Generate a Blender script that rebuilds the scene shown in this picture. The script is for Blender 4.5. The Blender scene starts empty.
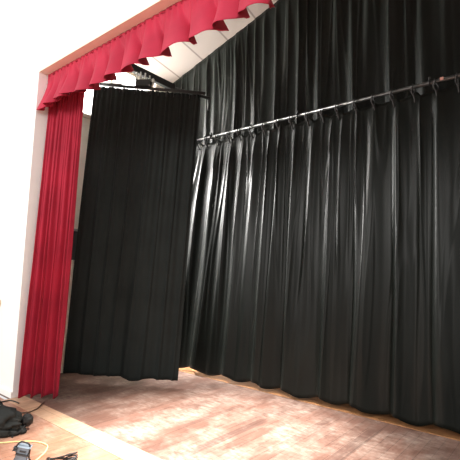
import bpy, bmesh, math, random
from mathutils import Vector, Matrix, noise
rnd = random.Random(7)
S = bpy.context.scene
COL = S.collection
PI = math.pi

# ------------------------------------------------------------------ materials
def new_mat(name):
    m = bpy.data.materials.new(name); m.use_nodes = True
    nt = m.node_tree; b = nt.nodes['Principled BSDF']
    return m, nt, b

def N(nt, typ, **kw):
    n = nt.nodes.new(typ)
    for k, v in kw.items():
        if k in n.inputs: n.inputs[k].default_value = v
        else: setattr(n, k, v)
    return n

def mixc(nt, fac, a, b, blend='MIX'):
    n = nt.nodes.new('ShaderNodeMix'); n.data_type = 'RGBA'; n.blend_type = blend
    for sock, v in ((n.inputs[0], fac), (n.inputs[6], a), (n.inputs[7], b)):
        if hasattr(v, 'is_linked') or hasattr(v, 'links'): nt.links.new(v, sock)
        elif isinstance(v, (int, float)): sock.default_value = v
        else: sock.default_value = (*v, 1)
    return n.outputs[2]

def ramp(nt, src, p0, p1, c0=(0, 0, 0), c1=(1, 1, 1)):
    r = nt.nodes.new('ShaderNodeValToRGB')
    r.color_ramp.elements[0].position = p0; r.color_ramp.elements[0].color = (*c0, 1)
    r.color_ramp.elements[1].position = p1; r.color_ramp.elements[1].color = (*c1, 1)
    nt.links.new(src, r.inputs[0]); return r.outputs[0]

def coords(nt, scale=(1, 1, 1), rot=(0, 0, 0)):
    tc = nt.nodes.new('ShaderNodeTexCoord'); mp = nt.nodes.new('ShaderNodeMapping')
    mp.inputs['Scale'].default_value = scale; mp.inputs['Rotation'].default_value = rot
    nt.links.new(tc.outputs['Object'], mp.inputs['Vector']); return mp.outputs[0]

def plain(name, col, rough=.5, metal=0., var=.12, nscale=12, bump=0., sheen=0., spec=.5, sheen_rough=.4):
    m, nt, b = new_mat(name)
    nz = N(nt, 'ShaderNodeTexNoise', Scale=nscale, Detail=5.)
    nt.links.new(coords(nt), nz.inputs['Vector'])
    lo = tuple(c * (1 - var) for c in col); hi = tuple(min(1, c * (1 + var)) for c in col)
    nt.links.new(ramp(nt, nz.outputs[0], .3, .7, lo, hi), b.inputs['Base Color'])
    b.inputs['Roughness'].default_value = rough; b.inputs['Metallic'].default_value = metal
    b.inputs['Specular IOR Level'].default_value = spec
    if sheen:
        b.inputs['Sheen Weight'].default_value = sheen; b.inputs['Sheen Roughness'].default_value = sheen_rough
    if bump:
        bp = N(nt, 'ShaderNodeBump', Strength=bump, Distance=.004)
        nt.links.new(nz.outputs[0], bp.inputs['Height']); nt.links.new(bp.outputs[0], b.inputs['Normal'])
    return m

def cloth_mat(name, col, rough, sheen, spec, weave=260, sheen_tint=None):
    m, nt, b = new_mat(name)
    v = coords(nt)
    nz = N(nt, 'ShaderNodeTexNoise', Scale=3., Detail=4.); nt.links.new(v, nz.inputs['Vector'])
    lo = tuple(c * .85 for c in col); hi = tuple(c * 1.15 for c in col)
    nt.links.new(ramp(nt, nz.outputs[0], .3, .7, lo, hi), b.inputs['Base Color'])
    b.inputs['Roughness'].default_value = rough; b.inputs['Specular IOR Level'].default_value = spec
    b.inputs['Sheen Weight'].default_value = sheen; b.inputs['Sheen Roughness'].default_value = .5
    if sheen_tint: b.inputs['Sheen Tint'].default_value = (*sheen_tint, 1)
    w = N(nt, 'ShaderNodeTexNoise', Scale=float(weave), Detail=2.); nt.links.new(v, w.inputs['Vector'])
    bp = N(nt, 'ShaderNodeBump', Strength=.15, Distance=.002)
    nt.links.new(w.outputs[0], bp.inputs['Height']); nt.links.new(bp.outputs[0], b.inputs['Normal'])
    return m

def floor_mat(name, c1, c2, scuff, scuff_amt, bands=(), row=.11, rough=.5):
    m, nt, b = new_mat(name)
    br = nt.nodes.new('ShaderNodeTexBrick')
    br.inputs['Color1'].default_value = (*c1, 1); br.inputs['Color2'].default_value = (*c2, 1)
    br.inputs['Mortar'].default_value = (c1[0]*.3, c1[1]*.28, c1[2]*.28, 1)
    br.inputs['Scale'].default_value = 1; br.inputs['Mortar Size'].default_value = .0022
    br.inputs['Mortar Smooth'].default_value = .3
    br.inputs['Brick Width'].default_value = 2.3; br.inputs['Row Height'].default_value = row
    br.offset = .37
    nt.links.new(coords(nt, rot=(0, 0, PI/2)), br.inputs['Vector'])
    # long grain
    g = N(nt, 'ShaderNodeTexNoise', Scale=1., Detail=8., Roughness=.7)
    nt.links.new(coords(nt, (34, 3.2, 1)), g.inputs['Vector'])
    col = mixc(nt, .65, br.outputs[0], ramp(nt, g.outputs[0], .25, .78, (.35, .33, .32), (1.25, 1.25, 1.25)), 'MULTIPLY')
    # pale scuffs and worn patches
    s1 = N(nt, 'ShaderNodeTexNoise', Scale=1., Detail=9., Roughness=.68)
    nt.links.new(coords(nt, (2.6, 1.7, 1)), s1.inputs['Vector'])
    s2 = N(nt, 'ShaderNodeTexNoise', Scale=1., Detail=6., Roughness=.7)
    nt.links.new(coords(nt, (9, 22, 1), (0, 0, .25)), s2.inputs['Vector'])
    mul = N(nt, 'ShaderNodeMath', operation='MULTIPLY')
    nt.links.new(ramp(nt, s1.outputs[0], .42, .66), mul.inputs[0]); nt.links.new(ramp(nt, s2.outputs[0], .34, .68), mul.inputs[1])
    mu2 = N(nt, 'ShaderNodeMath', operation='MULTIPLY'); nt.links.new(mul.outputs[0], mu2.inputs[0]); mu2.inputs[1].default_value = scuff_amt
    col = mixc(nt, mu2.outputs[0], col, scuff)
    # dark grime blotches
    d = N(nt, 'ShaderNodeTexNoise', Scale=1., Detail=7., Roughness=.65)
    nt.links.new(coords(nt, (3.1, 1.3, 1), (0, 0, .1)), d.inputs['Vector'])
    mu3 = N(nt, 'ShaderNodeMath', operation='MULTIPLY'); nt.links.new(ramp(nt, d.outputs[0], .52, .72), mu3.inputs[0]); mu3.inputs[1].default_value = .55
    col = mixc(nt, mu3.outputs[0], col, (c1[0]*.38, c1[1]*.36, c1[2]*.38))
    # dark worn board bands (stains that run along one board)
    if bands:
        sep = nt.nodes.new('ShaderNodeSeparateXYZ'); nt.links.new(coords(nt), sep.inputs[0])
        for (bx, hw, y0, y1, amt) in bands:
            def op(o, a, bb):
                n = N(nt, 'ShaderNodeMath', operation=o)
                for i, q in enumerate((a, bb)):
                    if isinstance(q, (int, float)): n.inputs[i].default_value = q
                    else: nt.links.new(q, n.inputs[i])
                return n.outputs[0]
            f = op('LESS_THAN', op('ABSOLUTE', op('SUBTRACT', sep.outputs[0], bx), 0), hw)
            mr = N(nt, 'ShaderNodeMapRange', interpolation_type='SMOOTHSTEP')
            nt.links.new(op('ABSOLUTE', op('SUBTRACT', sep.outputs[1], (y0+y1)/2), 0), mr.inputs[0])
            mr.inputs[1].default_value = (y1-y0)/2; mr.inputs[2].default_value = (y1-y0)/2*.55
            f = op('MULTIPLY', op('MULTIPLY', f, mr.outputs[0]), op('MULTIPLY', ramp(nt, g.outputs[0], .3, .55), amt))
            col = mixc(nt, f, col, (c1[0]*.3, c1[1]*.3, c1[2]*.33))
    nt.links.new(col, b.inputs['Base Color'])
    b.inputs['Roughness'].default_value = rough
    b.inputs['Specular IOR Level'].default_value = .35
    bp = N(nt, 'ShaderNodeBump', Strength=.2, Distance=.003)
    nt.links.new(g.outputs[0], bp.inputs['Height']); nt.links.new(bp.outputs[0], b.inputs['Normal'])
    return m

def ceiling_mat():
    m, nt, b = new_mat('ceiling_board')
    br = nt.nodes.new('ShaderNodeTexBrick')
    br.inputs['Color1'].default_value = (.64, .565, .52, 1); br.inputs['Color2'].default_value = (.61, .54, .495, 1)
    br.inputs['Mortar'].default_value = (.34, .28, .26, 1)
    br.inputs['Scale'].default_value = 1; br.inputs['Mortar Size'].default_value = .017; br.inputs['Mortar Smooth'].default_value = .4
    br.inputs['Brick Width'].default_value = 9.; br.inputs['Row Height'].default_value = .56; br.offset = 0
    mp = coords(nt, rot=(0, 0, PI/2 - math.radians(9)))
    mp.node.inputs['Location'].default_value = (0, SEAM_OFF, 0)
    nt.links.new(mp, br.inputs['Vector'])
    nt.links.new(br.outputs[0], b.inputs['Base Color']); b.inputs['Roughness'].default_value = .7
    return m

def emit_mat(name, col, strength):
    m, nt, b = new_mat(name)
    nz = N(nt, 'ShaderNodeTexNoise', Scale=2.); nt.links.new(coords(nt), nz.inputs['Vector'])
    nt.links.new(ramp(nt, nz.outputs[0], .2, .8, tuple(c*.95 for c in col), col), b.inputs['Emission Color'])
    b.inputs['Emission Strength'].default_value = strength
    b.inputs['Base Color'].default_value = (.8, .8, .8, 1)
    return m

def pane_mat():
    m, nt, b = new_mat('hazy_window_glass')
    nt.nodes.remove(b)
    out = [n for n in nt.nodes if n.type == 'OUTPUT_MATERIAL'][0]
    tr = nt.nodes.new('ShaderNodeBsdfTransparent'); tl = nt.nodes.new('ShaderNodeBsdfTranslucent')
    z = N(nt, 'ShaderNodeTexNoise', Scale=3.); nt.links.new(coords(nt), z.inputs['Vector'])
    nt.links.new(ramp(nt, z.outputs[0], .3, .7, (.85, .85, .83), (.95, .95, .93)), tl.inputs[0])
    mx = nt.nodes.new('ShaderNodeMixShader'); mx.inputs[0].default_value = .15
    nt.links.new(tr.outputs[0], mx.inputs[1]); nt.links.new(tl.outputs[0], mx.inputs[2]); nt.links.new(mx.outputs[0], out.inputs[0])
    return m
SEAM_OFF = .12
M = dict(
    wall=plain('white_plaster', (.93, .925, .90), .7, var=.02, nscale=6, bump=.1),
    stage_wall=plain('cream_plaster', (.90, .85, .77), .75, var=.04, nscale=5, bump=.1),
    soffit=plain('peach_paint', (.95, .89, .70), .6, var=.03, nscale=5),
    ceiling=ceiling_mat(),
    stage=floor_mat('stage_boards', (.150, .078, .058), (.195, .105, .080), (.58, .48, .41), .62,
                    bands=((-2.53, .05, 2.4, 3.9, .6), (-1.58, .06, 3.0, 4.5, .6), (-3.0, .03, 2.8, 4.0, .4), (-2.05, .04, 3.2, 4.4, .35)), rough=.52),
    apron=floor_mat('apron_boards', (.38, .175, .108), (.45, .225, .145), (.68, .46, .36), .8, row=.13, rough=.5),
    strip=floor_mat('threshold_wood', (.60, .37, .235), (.64, .40, .26), (.80, .60, .45), .5, row=.5, rough=.45),
    black=cloth_mat('black_drape', (.0064, .0080, .0067), .38, 0, .17),
    legblack=cloth_mat('black_leg_drape', (.0150, .0180, .0170), .85, .0, .15),
    red=cloth_mat('red_velour', (.36, .017, .040), .75, .15, .2, sheen_tint=(1, .35, .4)),
    redval=cloth_mat('red_satin', (.47, .025, .060), .6, .15, .25, sheen_tint=(1, .4, .45)),
    steel=plain('galvanised_steel', (.10, .10, .098), .33, .85, .2, 30),
    darksteel=plain('black_steel', (.018, .018, .018), .5, .2, .2, 25),
    chrome=plain('bright_clamp_steel', (.62, .62, .6), .3, .9, .1, 30),
    tie=plain('black_tie_tape', (.02, .02, .02), .7, 0, .3, 40),
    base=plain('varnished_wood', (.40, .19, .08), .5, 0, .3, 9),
    frame=plain('cream_window_paint', (.60, .53, .44), .6, 0, .05, 8),
    pane=pane_mat(),
    box=plain('grey_metal_box', (.035, .042, .045), .5, .1, .15, 10),
    boxlight=plain('pale_box_lid', (.35, .37, .36), .5, .1, .1, 10),
    bag=plain('black_nylon', (.019, .021, .020), .72, 0, .35, 9, bump=.5, spec=.3),
    strap=plain('black_webbing', (.010, .010, .010), .7, 0, .3, 60, bump=.3),
    grey=plain('blue_grey_plastic', (.22, .275, .33), .4, 0, .08, 20),
    greydark=plain('dark_grey_plastic', (.05, .055, .06), .4, 0, .1, 20),
    cable=plain('black_rubber', (.02, .016, .014), .5, 0, .2, 30),
    brown=plain('brown_rubber', (.10, .055, .035), .5, 0, .2, 30),
    yellow=plain('yellow_rubber', (.86, .74, .34), .5, 0, .1, 30),
    beige=plain('beige_plastic', (.62, .50, .28), .5, 0, .05, 20),
    tag=plain('pink_paper_tag', (.6, .3, .24), .7, 0, .1, 30),
)

# ------------------------------------------------------------------ mesh helpers
def link(name, bm, mat, parent=None, smooth=True, loc=None):
    me = bpy.data.meshes.new(name); bmesh.ops.recalc_face_normals(bm, faces=bm.faces[:])
    bm.to_mesh(me); bm.free()
    me.materials.append(mat)
    if smooth:
        for p in me.polygons: p.use_smooth = True
    o = bpy.data.objects.new(name, me); COL.objects.link(o)
    if parent: 
        o.parent = parent
    if loc: o.location = loc
    return o

def box(bm, lo, hi, bevel=0.):
    r = bmesh.ops.create_cube(bm, size=1)
    vs = r['verts']
    for v in vs:
        v.co = Vector([lo[i] + (v.co[i] + .5) * (hi[i] - lo[i]) for i in range(3)])
    if bevel:
        es = list({e for v in vs for e in v.link_edges})
        bmesh.ops.bevel(bm, geom=es, offset=bevel, segments=2, affect='EDGES', profile=.5)
    return vs

def obox(bm, c, ax, size, bevel=0.):
    """box centred at c with axes ax (3 unit vectors)"""
    r = bmesh.ops.create_cube(bm, size=1); vs = r['verts']
    for v in vs:
        q = v.co.copy()
        v.co = Vector(c) + sum((Vector(ax[i]) * (q[i] * size[i]) for i in range(3)), Vector())
    if bevel:
        es = list({e for v in vs for e in v.link_edges})
        bmesh.ops.bevel(bm, geom=es, offset=bevel, segments=2, affect='EDGES', profile=.5)

def tube(bm, pts, r, n=10, caps=True):
    pts = [Vector(p) for p in pts]; rings = []
    up = Vector((0, 0, 1)); prev = None
    for i, p in enumerate(pts):
        t = (pts[min(i+1, len(pts)-1)] - pts[max(i-1, 0)]).normalized()
        if prev is None:
            a = up if abs(t.z) < .9 else Vector((1, 0, 0))
            x = t.cross(a).normalized()
        else:
            x = (prev - t * prev.dot(t)).normalized()
        prev = x; y = t.cross(x)
        rr = r[i] if isinstance(r, (list, tuple)) else r
        rings.append([bm.verts.new(p + (x*math.cos(2*PI*k/n) + y*math.sin(2*PI*k/n))*rr) for k in range(n)])
    for a, b in zip(rings, rings[1:]):
        for k in range(n): bm.faces.new((a[k], a[(k+1) % n], b[(k+1) % n], b[k]))
    if caps:
        bm.faces.new(rings[0][::-1]); bm.faces.new(rings[-1])

def spline(pts, per=8):
    P = [Vector(p) for p in pts]; P = [2*P[0]-P[1]] + P + [2*P[-1]-P[-2]]; out = []
    for i in range(1, len(P)-2):
        for k in range(per):
            t = k/per; a, b, c, d = P[i-1:i+3]
            out.append(.5*((2*b) + (c-a)*t + (2*a-5*b+4*c-d)*t*t + (3*b-a-3*c+d)*t**3))
    out.append(P[-2]); return out

def empty(name, loc):
    o = bpy.data.objects.new(name, None); COL.objects.link(o); o.location = loc; o.empty_display_size = .1
    return o

def tag(o, label, cat, group=None):
    o['label'] = label; o['category'] = cat
    if group: o['group'] = group
    return o

def struct(o): o['kind'] = 'structure'; return o

def child(name, bm, mat, par, smooth=True, lab=None):
    """bm is in world coordinates; the part is parented keeping its place"""
    o = link(name, bm, mat, None, smooth)
    o.parent = par; o.matrix_parent_inverse = par.matrix_basis.inverted() if par.type == 'EMPTY' else Matrix()
    if lab: o['label'] = lab
    return o

def cloth(bm, fn, us, vs):
    """fn(u,v)->Vector ; regular grid"""
    g = [[bm.verts.new(fn(u, v)) for u in us] for v in vs]
    for i in range(len(vs)-1):
        for j in range(len(us)-1):
            bm.faces.new((g[i][j], g[i][j+1], g[i+1][j+1], g[i+1][j]))

def solid(o, t=.004):
    md = o.modifiers.new('thickness', 'SOLIDIFY'); md.thickness = t; md.offset = 0
    return o

def lin(a, b, n): return [a + (b-a)*i/(n-1) for i in range(n)]
def sm(t): t = max(0., min(1., t)); return t*t*(3-2*t)
def nz(x, y=0., z=0.): return noise.noise(Vector((x, y, z)))

# ------------------------------------------------------------------ layout numbers (metres, stage floor z=0)
YF, YI = 2.24, 2.44          # proscenium wall front / inner face
XJ = -5.00                   # left jamb
XR = 4.4                     # right jamb
ZS = 3.90                    # soffit
XW = -5.72                   # stage left wall
XE = 5.1                     # stage right wall
YB = 5.16                    # back wall
SL = .295                    # roof slope
ZE = 4.985 + SL*(XW+5.66)    # eave height at left wall
XRIDGE = (XW+XE)/2
def ceil_z(x): return ZE + SL*(min(x, 2*XRIDGE-x)-XW)

# ------------------------------------------------------------------ setting
bm = bmesh.new(); box(bm, (-9, -5, -.12), (8, 2.165, 0)); struct(link('floor_apron', bm, M['apron'], smooth=False))
bpy.data.objects['floor_apron'].name = 'floor'
bm = bmesh.new(); box(bm, (XW-.2, 2.375, -.12), (XE+.2, YB+.2, 0)); struct(link('floor_stage', bm, M['stage'], smooth=False))
bm = bmesh.new(); box(bm, (XJ-.0, 2.165, -.12), (XR, 2.375, .004)); struct(link('trim_1', bm, M['strip'], smooth=False))
bm = bmesh.new(); box(bm, (XW+.002, 4.55, 0), (XE-.002, YB-.026, .006)); struct(link('lit_floor_strip', bm, M['base'], smooth=False))  # orange wood strip; window-lit floor behind the drape put into its colour
bm = bmesh.new()
box(bm, (-9, YF, 0), (XJ, YI, 7.5)); box(bm, (XR, YF, 0), (8, YI, 7.5)); box(bm, (XJ, YF, ZS+.02), (XR, YI, 7.5))
struct(link('wall_front', bm, M['wall'], smooth=False))
bm = bmesh.new(); box(bm, (XJ, YF, ZS), (XR, YI, ZS+.02)); struct(link('trim_2', bm, M['soffit'], smooth=False))
# left wall with a window opening
WY0, WY1, WZ0, WZ1 = 2.95, 4.66, 3.86, 4.93
bm = bmesh.new()
x0, x1 = XW-.22, XW
box(bm, (x0, YI, 0), (x1, WY0, ZE+.3)); box(bm, (x0, WY1, 0), (x1, YB+.2, ZE+.3))
VY0, VY1, VZ0, VZ1 = 3.72, 4.56, .95, 3.66  # opening cut for the added low window
box(bm, (x0, WY0, 0), (x1, VY0, WZ0)); box(bm, (x0, VY1, 0), (x1, WY1, WZ0)); box(bm, (x0, VY0, 0), (x1, VY1, VZ0)); box(bm, (x0, VY0, VZ1), (x1, VY1, WZ0)); box(bm, (x0, WY0, WZ1), (x1, WY1, ZE+.3))
struct(link('wall_left', bm, M['stage_wall'], smooth=False))
bm = bmesh.new(); box(bm, (XE, YI, 0), (XE+.2, YB+.2, ZE+.3)); struct(link('wall_right', bm, M['stage_wall'], smooth=False))
bm = bmesh.new(); box(bm, (XW, YB, 0), (XE, YB+.2, ceil_z(XRIDGE)+.3)); struct(link('wall_back', bm, M['stage_wall'], smooth=False))
bm = bmesh.new()
for xa, xb in ((XW-.22, XRIDGE), (XRIDGE, XE+.2)):
    q = []
    for (x, y, t) in ((xa, YI-.02, 0), (xb, YI-.02, 0), (xb, YB+.2, 0), (xa, YB+.2, 0), (xa, YI-.02, .1), (xb, YI-.02, .1), (xb, YB+.2, .1), (xa, YB+.2, .1)):
        q.append(bm.verts.new((x, y, ceil_z(x)+t)))
    for f in ((3, 2, 1, 0), (4, 5, 6, 7), (0, 1, 5, 4), (1, 2, 6, 5), (2, 3, 7, 6), (3, 0, 4, 7)): bm.faces.new([q[i] for i in f])
struct(link('ceiling', bm, M['ceiling'], smooth=False))
bm = bmesh.new(); box(bm, (XW+.002, YB-.025, 0.0), (XE-.002, YB, .14), .004); struct(link('baseboard_back', bm, M['base'], smooth=False))
bm = bmesh.new(); box(bm, (-9, YF-.018, 0.0), (XJ-.001, YF, .07), .003); struct(link('baseboard_front', bm, M['wall'], smooth=False))

w = struct(empty('window_1', (XW-.1, (WY0+WY1)/2, WZ0)))
bm = bmesh.new()
fw = .06
box(bm, (XW-.16, WY0, WZ0), (XW-.08, WY1, WZ0+fw)); box(bm, (XW-.16, WY0, WZ1-fw), (XW-.08, WY1, WZ1))
box(bm, (XW-.16, WY0, WZ0), (XW-.08, WY0+fw, WZ1)); box(bm, (XW-.16, WY1-fw, WZ0), (XW-.08, WY1, WZ1))
box(bm, (XW-.15, (WY0+WY1)/2-.02, WZ0), (XW-.09, (WY0+WY1)/2+.02, WZ1))
child('frame', bm, M['frame'], w, False)
bm = bmesh.new(); box(bm, (XW-.2, WY0-.06, WZ0-.05), (XW+.07, WY1+.06, WZ0-.001), .006); child('sill', bm, M['frame'], w, False)
bm = bmesh.new(); box(bm, (XW-.125, WY0+.02, WZ0+.02), (XW-.115, WY1-.02, WZ1-.02)); child('pane', bm, M['pane'], w, False)

w2 = struct(empty('added_window', (XW-.1, (VY0+VY1)/2, VZ0)))  # added unseen window behind the leg, a guess to streak the back drape
bm = bmesh.new()
box(bm, (XW-.16, VY0, VZ0), (XW-.08, VY1, VZ0+.05)); box(bm, (XW-.16, VY0, VZ1-.05), (XW-.08, VY1, VZ1))
box(bm, (XW-.16, VY0, VZ0), (XW-.08, VY0+.05, VZ1)); box(bm, (XW-.16, VY1-.05, VZ0), (XW-.08, VY1, VZ1))
box(bm, (XW-.15, VY0, 2.28), (XW-.09, VY1, 2.33))
child('frame', bm, M['frame'], w2, False)
bm = bmesh.new(); box(bm, (XW-.125, VY0+.02, VZ0+.02), (XW-.115, VY1-.02, VZ1-.02)); child('pane', bm, M['pane'], w2, False)

# wall box in the gap between the red curtain and the black leg
wb = tag(empty('wall_box', (XW, 3.28, 1.62)), 'dark grey metal box on the side wall, glimpsed between red curtain and black leg', 'box')
bm = bmesh.new(); box(bm, (XW, 3.02, 1.62), (XW+.10, 3.62, 2.04), .008); child('body', bm, M['box'], wb, False)
bm = bmesh.new(); box(bm, (XW, 3.00, 2.045), (XW+.11, 3.64, 2.075), .004); child('lid', bm, M['boxlight'], wb, False, 'pale lid edge')

# round fitting on the front wall at the left edge of the frame
wf = tag(empty('wall_fitting', (-5.565, YF, 1.035)), 'small round beige fitting on the white wall, cut by left picture edge', 'knob')
bm = bmesh.new()
bmesh.ops.create_cone(bm, cap_ends=True, segments=28, radius1=.05, radius2=.042, depth=.02, matrix=Matrix.Translation((-5.565, YF-.01, 1.035)) @ Matrix.Rotation(PI/2, 4, 'X'))
child('plate', bm, M['beige'], wf)
bm = bmesh.new()
bmesh.ops.create_uvsphere(bm, u_segments=20, v_segments=12, radius=.04, matrix=Matrix.Translation((-5.565, YF-.05, 1.035)) @ Matrix.Diagonal((1, .8, 1, 1)))
child('knob', bm, M['beige'], wf)

# ------------------------------------------------------------------ red valance
LOBES = [-5.07, -4.93, -4.76, -4.60, -4.45, -4.16, -3.84, -3.60, -3.32, -3.05, -2.70, -2.36, -2.08, -1.86, -1.58, -1.27, -.98, -.66, -.33, .02, .3, .62, .97, 1.25, 1.6, 1.9, 2.24, 2.6, 2.9, 3.22, 3.5, 3.84, 4.1, 4.4, 4.7]
def phase(x, L):
    for i in range(len(L)-1):
        if x < L[i+1]:
            return 2*PI*(i + (x-L[i])/(L[i+1]-L[i]))
    return 2*PI*(len(L)-1)
def val(u, v):
    ph = phase(u, LOBES); k = int(ph/(2*PI)); t = ph/(2*PI)-k
    h = rnd_amp[k % len(rnd_amp)]*(1-t) + rnd_amp[(k+1) % len(rnd_amp)]*t
    wl = LOBES[min(k+1, len(LOBES)-1)] - LOBES[min(k, len(LOBES)-2)]
    a = .10*v + .90*v**1.5
    left = 1 - sm((u+4.9)/.7)
    x = u + .085*a*(1-.75*left) + a*(.27+.05*h)*wl*math.sin(ph + .25 + .6*nz(u*2.1, 7)) + a*.02*nz(u*3, v*1.5, 2)
    w = math.cos(ph)
    amp = (.055 + .085*h)*min(1, wl/.26)
    y = 2.358 - a*(.02 + .055*left + amp*w) - .012*a*math.sin(2.6*ph + 5*nz(u*2, 4))
    y += (1-v)**2*(-.006 + .007*math.sin(u*75 + 3*nz(u*6)))
    drop = .445 + .06*math.cos(ph-.15)*h*min(1, wl/.26) + .07*nz(u*1.9, 5)
    z = ZS - .003 - v*drop + .012*v*nz(u*7, 3)
    return Vector((max(x, XJ+.006), min(y, 2.378 if u < -4.35 else 2.45), z))
rnd_amp = [rnd.uniform(.7, 1.2) for _ in range(40)]
v0 = tag(empty('valance', (-2.5, 2.352, ZS)), 'short red ruffled valance hanging along the top of the stage opening', 'valance')
bm = bmesh.new(); cloth(bm, val, lin(XJ+.01, XR-.02, 900), [i/26 for i in range(27)])
solid(child('ruffle', bm, M['redval'], v0), .003)
bm = bmesh.new()
cloth(bm, lambda u, v: Vector((u, 2.352 + .005*math.sin(u*60+2*nz(u*6)), ZS-.001-v*.026 + (.003*math.sin(u*70) if v > .5 else 0))), lin(XJ+.01, XR-.02, 700), [0, .5, 1])
solid(child('heading_band', bm, M['red'], v0), .004)

# ------------------------------------------------------------------ red side curtain
def redc(u, v):      # u 0..1 along the gathered width, v 0 top .. 1 hem
    base = Vector((-4.985, 2.405, 0)).lerp(Vector((-4.50, 2.575, 0)), u).lerp(Vector((-4.93, 2.29, 0)).lerp(Vector((-4.60, 2.59, 0)), u), v)
    nrm = Vector((.55, -.83, 0)); tan = Vector((.83, .55, 0))
    uu = u + .035*nz(u*3, v*1.2, 2)
    ph = 2*PI*(3.7*uu + .12*math.sin(5*u+1) + .3*nz(u*2.2, v*1.2, 7))
    amp = .028 + .032*sm(v*1.1)
    off = amp*(math.sin(ph + .5*math.sin(ph)) + .3*math.sin(2*ph + 1) + .35*nz(u*6, v*2.5, 11)) + (1-v)*.012*math.sin(2*PI*13*u) + .012*nz(u*9, v*5, 4)
    p = base + nrm*(off*(.45+.55*v)) + tan*(.022*v*math.cos(ph)) - nrm*.0
    z = 3.84*(1-v) + v*(.035 + .02*nz(u*4, 9) - .012*math.sin(ph))
    p.x = max(p.x, XJ+.012)
    p.z = z; return p
rc = tag(empty('curtain', (-4.82, 2.5, 0)), 'tall red curtain gathered at the left side of the stage opening', 'curtain')
bm = bmesh.new(); cloth(bm, redc, lin(0, 1, 170), lin(0, 1, 90)); solid(child('drape', bm, M['red'], rc))
bm = bmesh.new(); tube(bm, [(-4.98, 2.42, 3.855), (-4.5, 2.58, 3.855)], .014); 
tube(bm, [(-4.96, 2.425, 3.855), (-4.96, 2.425, ZS)], .008); child('track', bm, M['darksteel'], rc)

# ------------------------------------------------------------------ back drapes
def sharp(p):
    # a fold with a tight rounded ridge and a wide soft valley
    c = .5+.5*math.sin(p + .45*math.sin(p+.8))
    return 2.0*c**2.2 - .75
def drape_fn(x0, x1, y, ztop, zbot, spc, seed, a_top, a_bot, hem=.02, ztopf=None, flare=0., push=0.):
    n = int((x1-x0)/spc)+3
    r = random.Random(seed)
    L = [x0-.1]
    while L[-1] < x1+.3: L.append(L[-1] + spc*r.uniform(.6, 1.45))
    L2 = L[::2] + [L[-1]+1]
    # independent knots for the wide lower folds
    A = [r.uniform(.45, 1.25) for _ in range(len(L)+3)]
    A2 = [r.uniform(.4, 1.3) for _ in range(len(L2)+3)]
    def fn(u, v):
        uw = u + .05*nz(u*1.3, v*1.6, seed) * v
        ph = phase(uw, L); k = int(ph/(2*PI)); t = ph/(2*PI)-k; am = A[k]*(1-t)+A[k+1]*t
        uw2 = u + .07*nz(u*1.1, v*1.1, seed+3) * v
        p2 = phase(uw2, L2); k2 = int(p2/(2*PI)); t2 = p2/(2*PI)-k2; am2 = A2[k2]*(1-t2)+A2[k2+1]*t2
        s = sm((v-.05)/.8)
        pr1 = sharp(ph)
        pr2 = sharp(p2)
        d = (a_top*(1-s) + a_bot*.40*s)*am*pr1*(1-.45*s) + a_bot*s*am2*pr2
        d += .022*nz(u*3.2, v*1.6, seed+8)
        # thin pinched creases that fade along their length
        cr = nz(u*7.5 + .5*nz(u*1.2, v*1.3, seed), v*1.15, seed+14)
        d += .018*(1-min(1, abs(cr)*7))*(1-.85*v)
        d = d*(.2+.8*sm(v/.12)) + push*v
        x = u - flare*v*math.exp(-(u-x0)/.9) + .030*s*am2*math.cos(p2+.3) + .02*(1-s)*am*math.cos(ph)
        zt = ztop if ztopf is None else ztopf(x)
        if ztopf is None: zt += .042*max(math.exp(-((u-tx)/.045)**2) for tx in TIES) - .008*math.sin(ph)
        zb = zbot + hem*(math.sin(p2+1)*.5 + nz(u*1.7, 0, seed+5))
        return Vector((x, y - d, zt + (zb-zt)*v))
    return fn, L

TIES = [-4.591, -4.416, -4.184, -3.952, -3.749, -3.527, -3.298, -3.063, -2.855, -2.612, -2.396, -2.190, -1.957, -1.736, -1.516, -1.287, -1.061, -.85, -.63, -.40, -.18, .05, .28, .5, .72, .95, 1.17, 1.4]
PZ, PY = 3.615, 4.66
lo = tag(empty('stage_drape', (-1.6, 4.70, 0)), 'long black drape tied to the metal pipe, falling almost to the stage floor', 'drape')
fn, L = drape_fn(-4.64, 1.46, 4.71, 3.525, .070, .225, 11, .026, .056, .055, flare=.30, push=.16)
bm = bmesh.new(); cloth(bm, fn, lin(-4.64, 1.46, 1000), lin(0, 1, 80)); solid(child('drape', bm, M['black'], lo))
for x in TIES:
    bm = bmesh.new()
    ring = [(x, PY + .031*math.cos(a), PZ + .031*math.sin(a)) for a in lin(0, 2*PI, 15)]
    tube(bm, ring, .006, 6, False)
    tube(bm, spline([(x-.006, PY-.028, PZ-.01), (x-.012, PY-.02, PZ-.06), (x+.005, PY+.015, PZ-.11), (x+.004, PY+.045, PZ-.16)], 4), .008, 6)
    tl = rnd.uniform(.05, .12)
    tube(bm, spline([(x+.01, PY-.03, PZ-.03), (x+.022+rnd.uniform(-.015, .02), PY-.045, PZ-.04-tl*.5), (x+.018, PY-.06, PZ-.05-tl)], 3), .0045, 5)
    child('tie', bm, M['tie'], lo)
pp = tag(empty('drape_pipe', (-1.6, PY, PZ)), 'long metal pipe crossing the back drapes, carrying the lower black drape', 'pipe')
bm = bmesh.new(); tube(bm, [(-4.68, PY, PZ), (XE, PY, PZ)], .021, 16); child('tube', bm, M['steel'], pp)
bm = bmesh.new(); tube(bm, [(-4.70, PY, PZ), (-4.675, PY, PZ)], .026, 16); child('end_cap', bm, M['darksteel'], pp)
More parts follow.
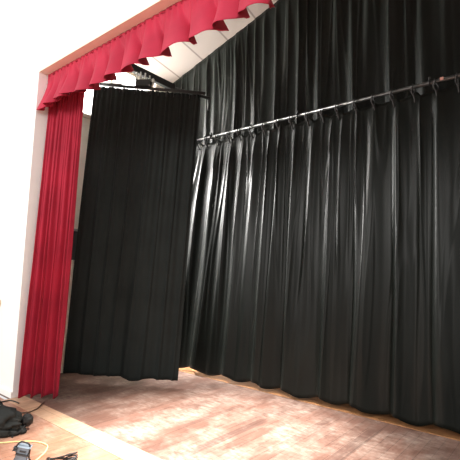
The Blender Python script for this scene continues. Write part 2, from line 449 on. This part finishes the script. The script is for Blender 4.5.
for x in (-4.30, -2.75, -1.12, .6):        # hooks that hold the pipe to the wall behind
    bm = bmesh.new()
    tube(bm, [(x, PY, PZ+.03), (x, PY, PZ+.07)], .010, 8)
    ring = [(x, PY + .028*math.cos(a), PZ + .028*math.sin(a)) for a in lin(0, 2*PI, 15)]
    tube(bm, ring, .008, 6, False)
    child('bracket', bm, M['darksteel'], pp)

up = tag(empty('stage_drape', (-1.6, 4.96, 4.4)), 'upper black drape under the sloping ceiling, hanging behind the metal pipe', 'drape')
fn2, L2 = drape_fn(-5.60, 1.46, 4.98, 4.9, 2.6, .225, 23, .030, .046, .02, ztopf=lambda x: ceil_z(x)-.015)
bm = bmesh.new(); cloth(bm, fn2, lin(-5.60, 1.46, 1000), lin(0, 1, 50)); solid(child('drape', bm, M['black'], up))
for (x, y, z) in ((-.99, PY-.075, 3.63), (-.885, 4.86, 3.86)):
    bm = bmesh.new(); obox(bm, (x, y if y > 4.7 else PY-.037, z if y > 4.7 else PZ), ((1, 0, 0), (0, 1, 0), (0, 0, 1)), (.035, .004, .03))
    if y < 4.7: child('tag', bm, M['tag'], pp, False, 'small pink paper tag')
    else: bm.free()

# ------------------------------------------------------------------ black leg on its swivel bar
A0 = Vector((-5.085, 3.04, 0)); A1 = Vector((-3.80, 3.89, 0))
lt = (A1-A0).normalized(); ln = Vector((lt.y, -lt.x, 0))
def legz(u): return 4.06 + (3.90-4.06)*u
def leg(u, v):
    p = A0.lerp(A1, u) + Vector((-.285 + .075*u, 0, 0))*v
    uw = u + .03*nz(u*2, v*1.3, 31)
    ph = 2*PI*(7.5*uw + .3*nz(u*3, v*.9, 12)); amp = .010 + .008*v
    off = amp*(math.sin(ph) + .4*math.sin(2*ph)) + .02*nz(u*3, v*1.5, 5) + .045*v*math.exp(-((u-.62)/.06)**2)*sm((v-.2)/.7)
    off += .012*(1-v)*math.sin(2*PI*22*u)
    p = p + ln*off + lt*(-.0*v)*(1-u) + lt*(.012*math.cos(ph))
    zb = .09 + .012*nz(u*5, 1) - .035*math.exp(-((u-.62)/.07)**2)
    zt = legz(u) - .012
    p.z = zt + (zb-zt)*v
    return p
lg = tag(empty('leg_curtain', (-4.66, 3.46, 0)), 'flat black leg drape hung at an angle, beside the red curtain', 'drape')
bm = bmesh.new(); cloth(bm, leg, lin(0, 1, 260), lin(0, 1, 70)); solid(child('drape', bm, M['legblack'], lg))
for k in range(14):
    u = (k+.5)/14; p = A0.lerp(A1, u); z = legz(u)
    bm = bmesh.new(); tube(bm, [(p.x, p.y, z-.005), (p.x, p.y, z-.07)], .006, 6); child('tie', bm, M['tie'], lg)

# overhead beam and the swivel bar below it
BX, BZ = -4.60, 4.285
bmn = tag(empty('overhead_beam', (BX, 3.8, BZ)), 'dark beam running front to back overhead, above the black leg drape', 'beam')
bm = bmesh.new(); box(bm, (BX-.035, YI, BZ-.05), (BX+.035, 4.10, BZ+.05), .005); child('rail', bm, M['darksteel'], bmn, False)
bm = bmesh.new(); tube(bm, [(BX, 4.08, BZ), (-4.36, 4.63, 4.25)], .020, 10); tube(bm, [(-4.36, 4.63, 4.27), (-4.36, 4.63, 4.06)], .016, 8)
child('extension_arm', bm, M['darksteel'], bmn)
sb = tag(empty('swivel_bar', (-4.60, 3.5, 4.0)), 'dark steel bar with bright clamps, carrying the black leg drape', 'bar')
e0 = A0 - lt*.02; e1 = A1 + lt*.05
bm = bmesh.new(); tube(bm, [(e0.x, e0.y, legz(0)+.02), (e1.x, e1.y, legz(1)+.015)], .021, 12); child('bar', bm, M['darksteel'], sb)
bm = bmesh.new(); q = A0.lerp(A1, .02); tube(bm, [(q.x, q.y, legz(.02)+.035), (q.x+lt.x*.38, q.y+lt.y*.38, legz(.3)+.055)], .012, 10); child('stay', bm, M['chrome'], sb, True, 'bright steel stay')
uc = .47; pc = A0.lerp(A1, uc); zc = legz(uc)+.02
bm = bmesh.new(); obox(bm, (pc.x, pc.y, zc+.06), (lt, ln, Vector((0, 0, 1))), (.20, .07, .09), .012); child('swivel_block', bm, M['darksteel'], sb, False)
for k, (du, hh) in enumerate(((-.10, .19), (-.045, .23), (.02, .17), (.085, .13), (.135, .09))):
    p = pc + lt*du + ln*.01
    bm = bmesh.new()
    tube(bm, [(p.x, p.y, zc+.02), (p.x, p.y, min(zc+.04+hh, BZ-.052))], .011, 8)
    obox(bm, (p.x, p.y, zc+.07+hh*.3), (lt, ln, Vector((0, 0, 1))), (.034, .034, .03), .004)
    child('clamp_bolt', bm, M['chrome'], sb)

# ------------------------------------------------------------------ things on the apron
# slumped black bag
bgc = Vector((-4.235, 1.635, 0))
bg = tag(empty('bag', bgc), 'slumped black fabric bag lying on the floor by the white wall', 'bag')
bdir = Vector((.62, .40, 0)).normalized(); bside = Vector((bdir.y, -bdir.x, 0))
bm = bmesh.new(); bmesh.ops.create_icosphere(bm, subdivisions=5, radius=1)
for v in bm.verts:
    n = v.co.copy(); q = n*2.1
    fold = .16*nz(q.x*.8+3, q.y*.8, q.z*.8) + .12*nz(q.x*1.6, q.y*1.6, q.z*1.4+4)
    fold -= .10*(1-min(1, abs(nz(q.x*.75+q.z*.5, q.y*1.1, q.z*.6+8))*6)) + .06*(1-min(1, abs(nz(q.x*1.4-q.z*.8, q.y*1.2, 15))*6))
    r = 1 + fold
    x = n.x*.42*r; y = n.y*.205*r; z = n.z*.15*r
    z += .035*(1 if n.x < 0 else 1-n.x) 
    x *= 1 - .12*n.z
    z = z + .085
    z = z if z > .02 else .004 + .25*max(z+.04, 0)*.3
    v.co = bgc + bdir*x + bside*y + Vector((0, 0, max(z, .003)))
child('body', bm, M['bag'], bg)
tip = bgc + bdir*.385 + bside*(-.10)
bm = bmesh.new(); bmesh.ops.create_icosphere(bm, subdivisions=4, radius=1)
for v in bm.verts:
    n = v.co.copy(); r = 1 + .16*nz(n.x*2.2, n.y*2.2, n.z*2.2) + .1*nz(n.x*5, n.y*5, n.z*5)
    v.co = tip + Vector((n.x*.05*r, n.y*.055*r, .085 + n.z*.058*r))
child('hood_toggle', bm, M['strap'], bg)
def on_bag(a, b): return bgc + bdir*a + bside*b
bm = bmesh.new(); s = tip + Vector((.06, -.06, 0))
tube(bm, spline([tip + Vector((.05, -.04, .06)), s + Vector((.02, -.03, .03)), s + Vector((.015, -.08, .008)), s + Vector((.04, -.11, .006))], 5), .008, 7); child('drawcord', bm, M['strap'], bg)
bm = bmesh.new()
tube(bm, spline([on_bag(.28, -.08)+Vector((0, 0, .14)), on_bag(.18, .05)+Vector((0, 0, .185)), on_bag(0, .12)+Vector((0, 0, .19)), on_bag(-.15, .2)+Vector((0, 0, .12))], 6), .016, 8)
child('strap', bm, M['strap'], bg)

def cable(name, pts, r, mat, label, cat='cable'):
    bm = bmesh.new(); tube(bm, spline([(x, y, r+.001+z) for (x, y, z) in pts], 8), r, 8)
    return tag(link(name, bm, mat), label, cat)
cable('cable', [(-4.60, 2.41, .004), (-4.52, 2.34, .004), (-4.45, 2.27, 0), (-4.42, 2.22, 0), (-4.395, 2.16, 0), (-4.42, 2.10, 0), (-4.50, 2.06, 0)], .007, M['brown'], 'thin brown cable curving out behind the black bag towards the red curtain')
cable('cable', [(-5.6, 1.62, 0), (-5.2, 1.9, 0), (-4.95, 2.06, 0), (-4.92, 2.17, 0), (-4.85, 2.20, 0), (-4.74, 2.2, .004)], .007, M['cable'], 'dark cable along the foot of the white wall, behind the black bag')
cable('extension_cord', [(-4.2, 1.28, 0), (-3.98, 1.49, 0), (-3.82, 1.63, 0), (-3.73, 1.76, 0), (-3.62, 1.86, 0), (-3.50, 1.885, 0), (-3.43, 1.855, 0), (-3.365, 1.80, 0), (-3.325, 1.75, 0), (-3.275, 1.68, 0), (-3.245, 1.58, 0)], .0055, M['yellow'], 'yellow cord looping over the floor between bag and grey box', 'cord')

# grey box device wrapped in a cable
gc = Vector((-3.345, 1.615, 0))
gb = tag(empty('power_box', gc), 'small blue-grey plastic box with black cable loop, standing on the floor', 'box')
ax = (Vector((.62, .78, .0)).normalized(), Vector((.78, -.62, .0)).normalized(), Vector((0, 0, 1)))
tl = Matrix.Rotation(math.radians(-14), 3, ax[1]); ax = tuple(tl @ a for a in ax)
bm = bmesh.new(); obox(bm, gc + Vector((0, 0, .068)), ax, (.082, .07, .10), .008); child('body', bm, M['grey'], gb, False)
bm = bmesh.new(); obox(bm, gc + Vector((0, 0, .066)) + ax[1]*.004, ax, (.088, .074, .014), .003)
obox(bm, gc + Vector((0, 0, .068)) + ax[1]*.037 + ax[2]*.022, ax, (.045, .004, .012), .001); child('cable_clip', bm, M['greydark'], gb, False)
bm = bmesh.new(); b0 = gc + Vector((0, 0, .068))
tube(bm, spline([b0 - ax[0]*.045 - ax[2]*.01, b0 - ax[0]*.062 + ax[2]*.03, b0 - ax[0]*.04 + ax[2]*.072, b0 + ax[2]*.075 - ax[0]*.005, b0 + ax[2]*.062 + ax[0]*.03, b0+ax[0]*.044+ax[2]*.02, b0+ax[0]*.055-ax[2]*.03, b0+ax[0]*.09-ax[2]*.06+Vector((0, 0, .004))], 7), .0065, 8); child('cable_loop', bm, M['cable'], gb)
bm = bmesh.new(); obox(bm, b0 - ax[0]*.058 + ax[2]*.018, ax, (.03, .03, .022), .006); child('plug', bm, M['greydark'], gb, False)

# tangle of black cable right of the box
cc = Vector((-3.12, 1.80, 0))
bm = bmesh.new()
pts = []
e1v = Vector((.52, .80, 0)).normalized(); e2v = Vector((.80, -.52, 0)).normalized()
for i in range(46):
    a = i*.55; rr = 1 + .25*math.sin(i*1.7)
    pts.append(cc + e1v*(.10*rr*math.cos(a)) + e2v*(.045*rr*math.sin(a)) + Vector((0, 0, .007 + .0011*i*(.6+.4*math.sin(a*2.1)))))
pts += [cc + e1v*(-.16) + Vector((0, 0, .02)), cc + e1v*(-.2) - e2v*.01 + Vector((0, 0, .007))]
tube(bm, spline(pts, 4), .006, 7)
tag(link('cable_coil', bm, M['cable']), 'bundled black cable lying on the floor just right of the grey box', 'cable')

# ------------------------------------------------------------------ light
def area(name, loc, target, size, energy, col, sy=None):
    d = bpy.data.lights.new(name, 'AREA'); d.energy = energy; d.color = col; d.size = size
    if sy: d.shape = 'RECTANGLE'; d.size_y = sy
    o = bpy.data.objects.new(name, d); COL.objects.link(o); o.location = loc
    o.rotation_euler = (Vector(target)-Vector(loc)).to_track_quat('-Z', 'Y').to_euler(); return o
area('side_window_daylight', (-7.0, 3.35, 6.5), (-3.9, 4.5, 2.2), 1.3, 950, (1, .98, .95))
area('added_window_daylight', (-8.0, 3.35, 4.0), (-4.2, 4.5, 1.9), 1.3, 2000, (1, .98, .95))  # added lamp outside the low window, grazes the drape folds
area('added_hall_key', (4.5, -4.5, 4.6), (-4.2, 2.6, 1.6), 2.4, 320, (1, .97, .93))  # added key from the unseen hall, lifts jamb, red curtain and floor
area('added_hall_fill', (-5.5, -5.5, 4.2), (-3.2, 3.0, 1.5), 2.2, 420, (1, .97, .93), 2.0)  # added fill from the unseen hall, brightens the front wall
sd = bpy.data.lights.new('added_floor_spot', 'SPOT'); sd.energy = 6800; sd.color = (1, .94, .87); sd.spot_size = math.radians(47); sd.spot_blend = 1; sd.shadow_soft_size = .15  # added spot without a fixture, makes the bright pool on the stage floor
so = bpy.data.objects.new('added_floor_spot', sd); COL.objects.link(so); so.location = (-2.5, 3.2, 4.7); so.rotation_euler = (math.radians(-4), 0, 0)
wd = bpy.data.worlds.new('hall_daylight'); S.world = wd; wd.use_nodes = True
nt = wd.node_tree; bgn = nt.nodes['Background']
bgn.inputs[0].default_value = (1, .985, .96, 1); bgn.inputs[1].default_value = .85

# ------------------------------------------------------------------ camera
f = 415.
def nv(*v): return Vector(v).normalized()
dX = -nv(-505, -27, -f); dZ = nv(127, 4000, -f); dZ = (dZ - dX*dX.dot(dZ)).normalized(); dY = dZ.cross(dX)
R3 = Matrix((dX, dY, dZ))
cam = bpy.data.cameras.new('camera'); co = bpy.data.objects.new('camera', cam); COL.objects.link(co)
cam.sensor_width = 36; cam.lens = f/460*36; cam.clip_start = .05
co.matrix_world = Matrix.Translation((0, 0, 1.5)) @ R3.to_4x4()
S.camera = co
S.view_settings.view_transform = 'Standard'; S.view_settings.look = 'None'; S.view_settings.gamma = 1
S.view_settings.use_curve_mapping = False; S.view_settings.exposure = .0
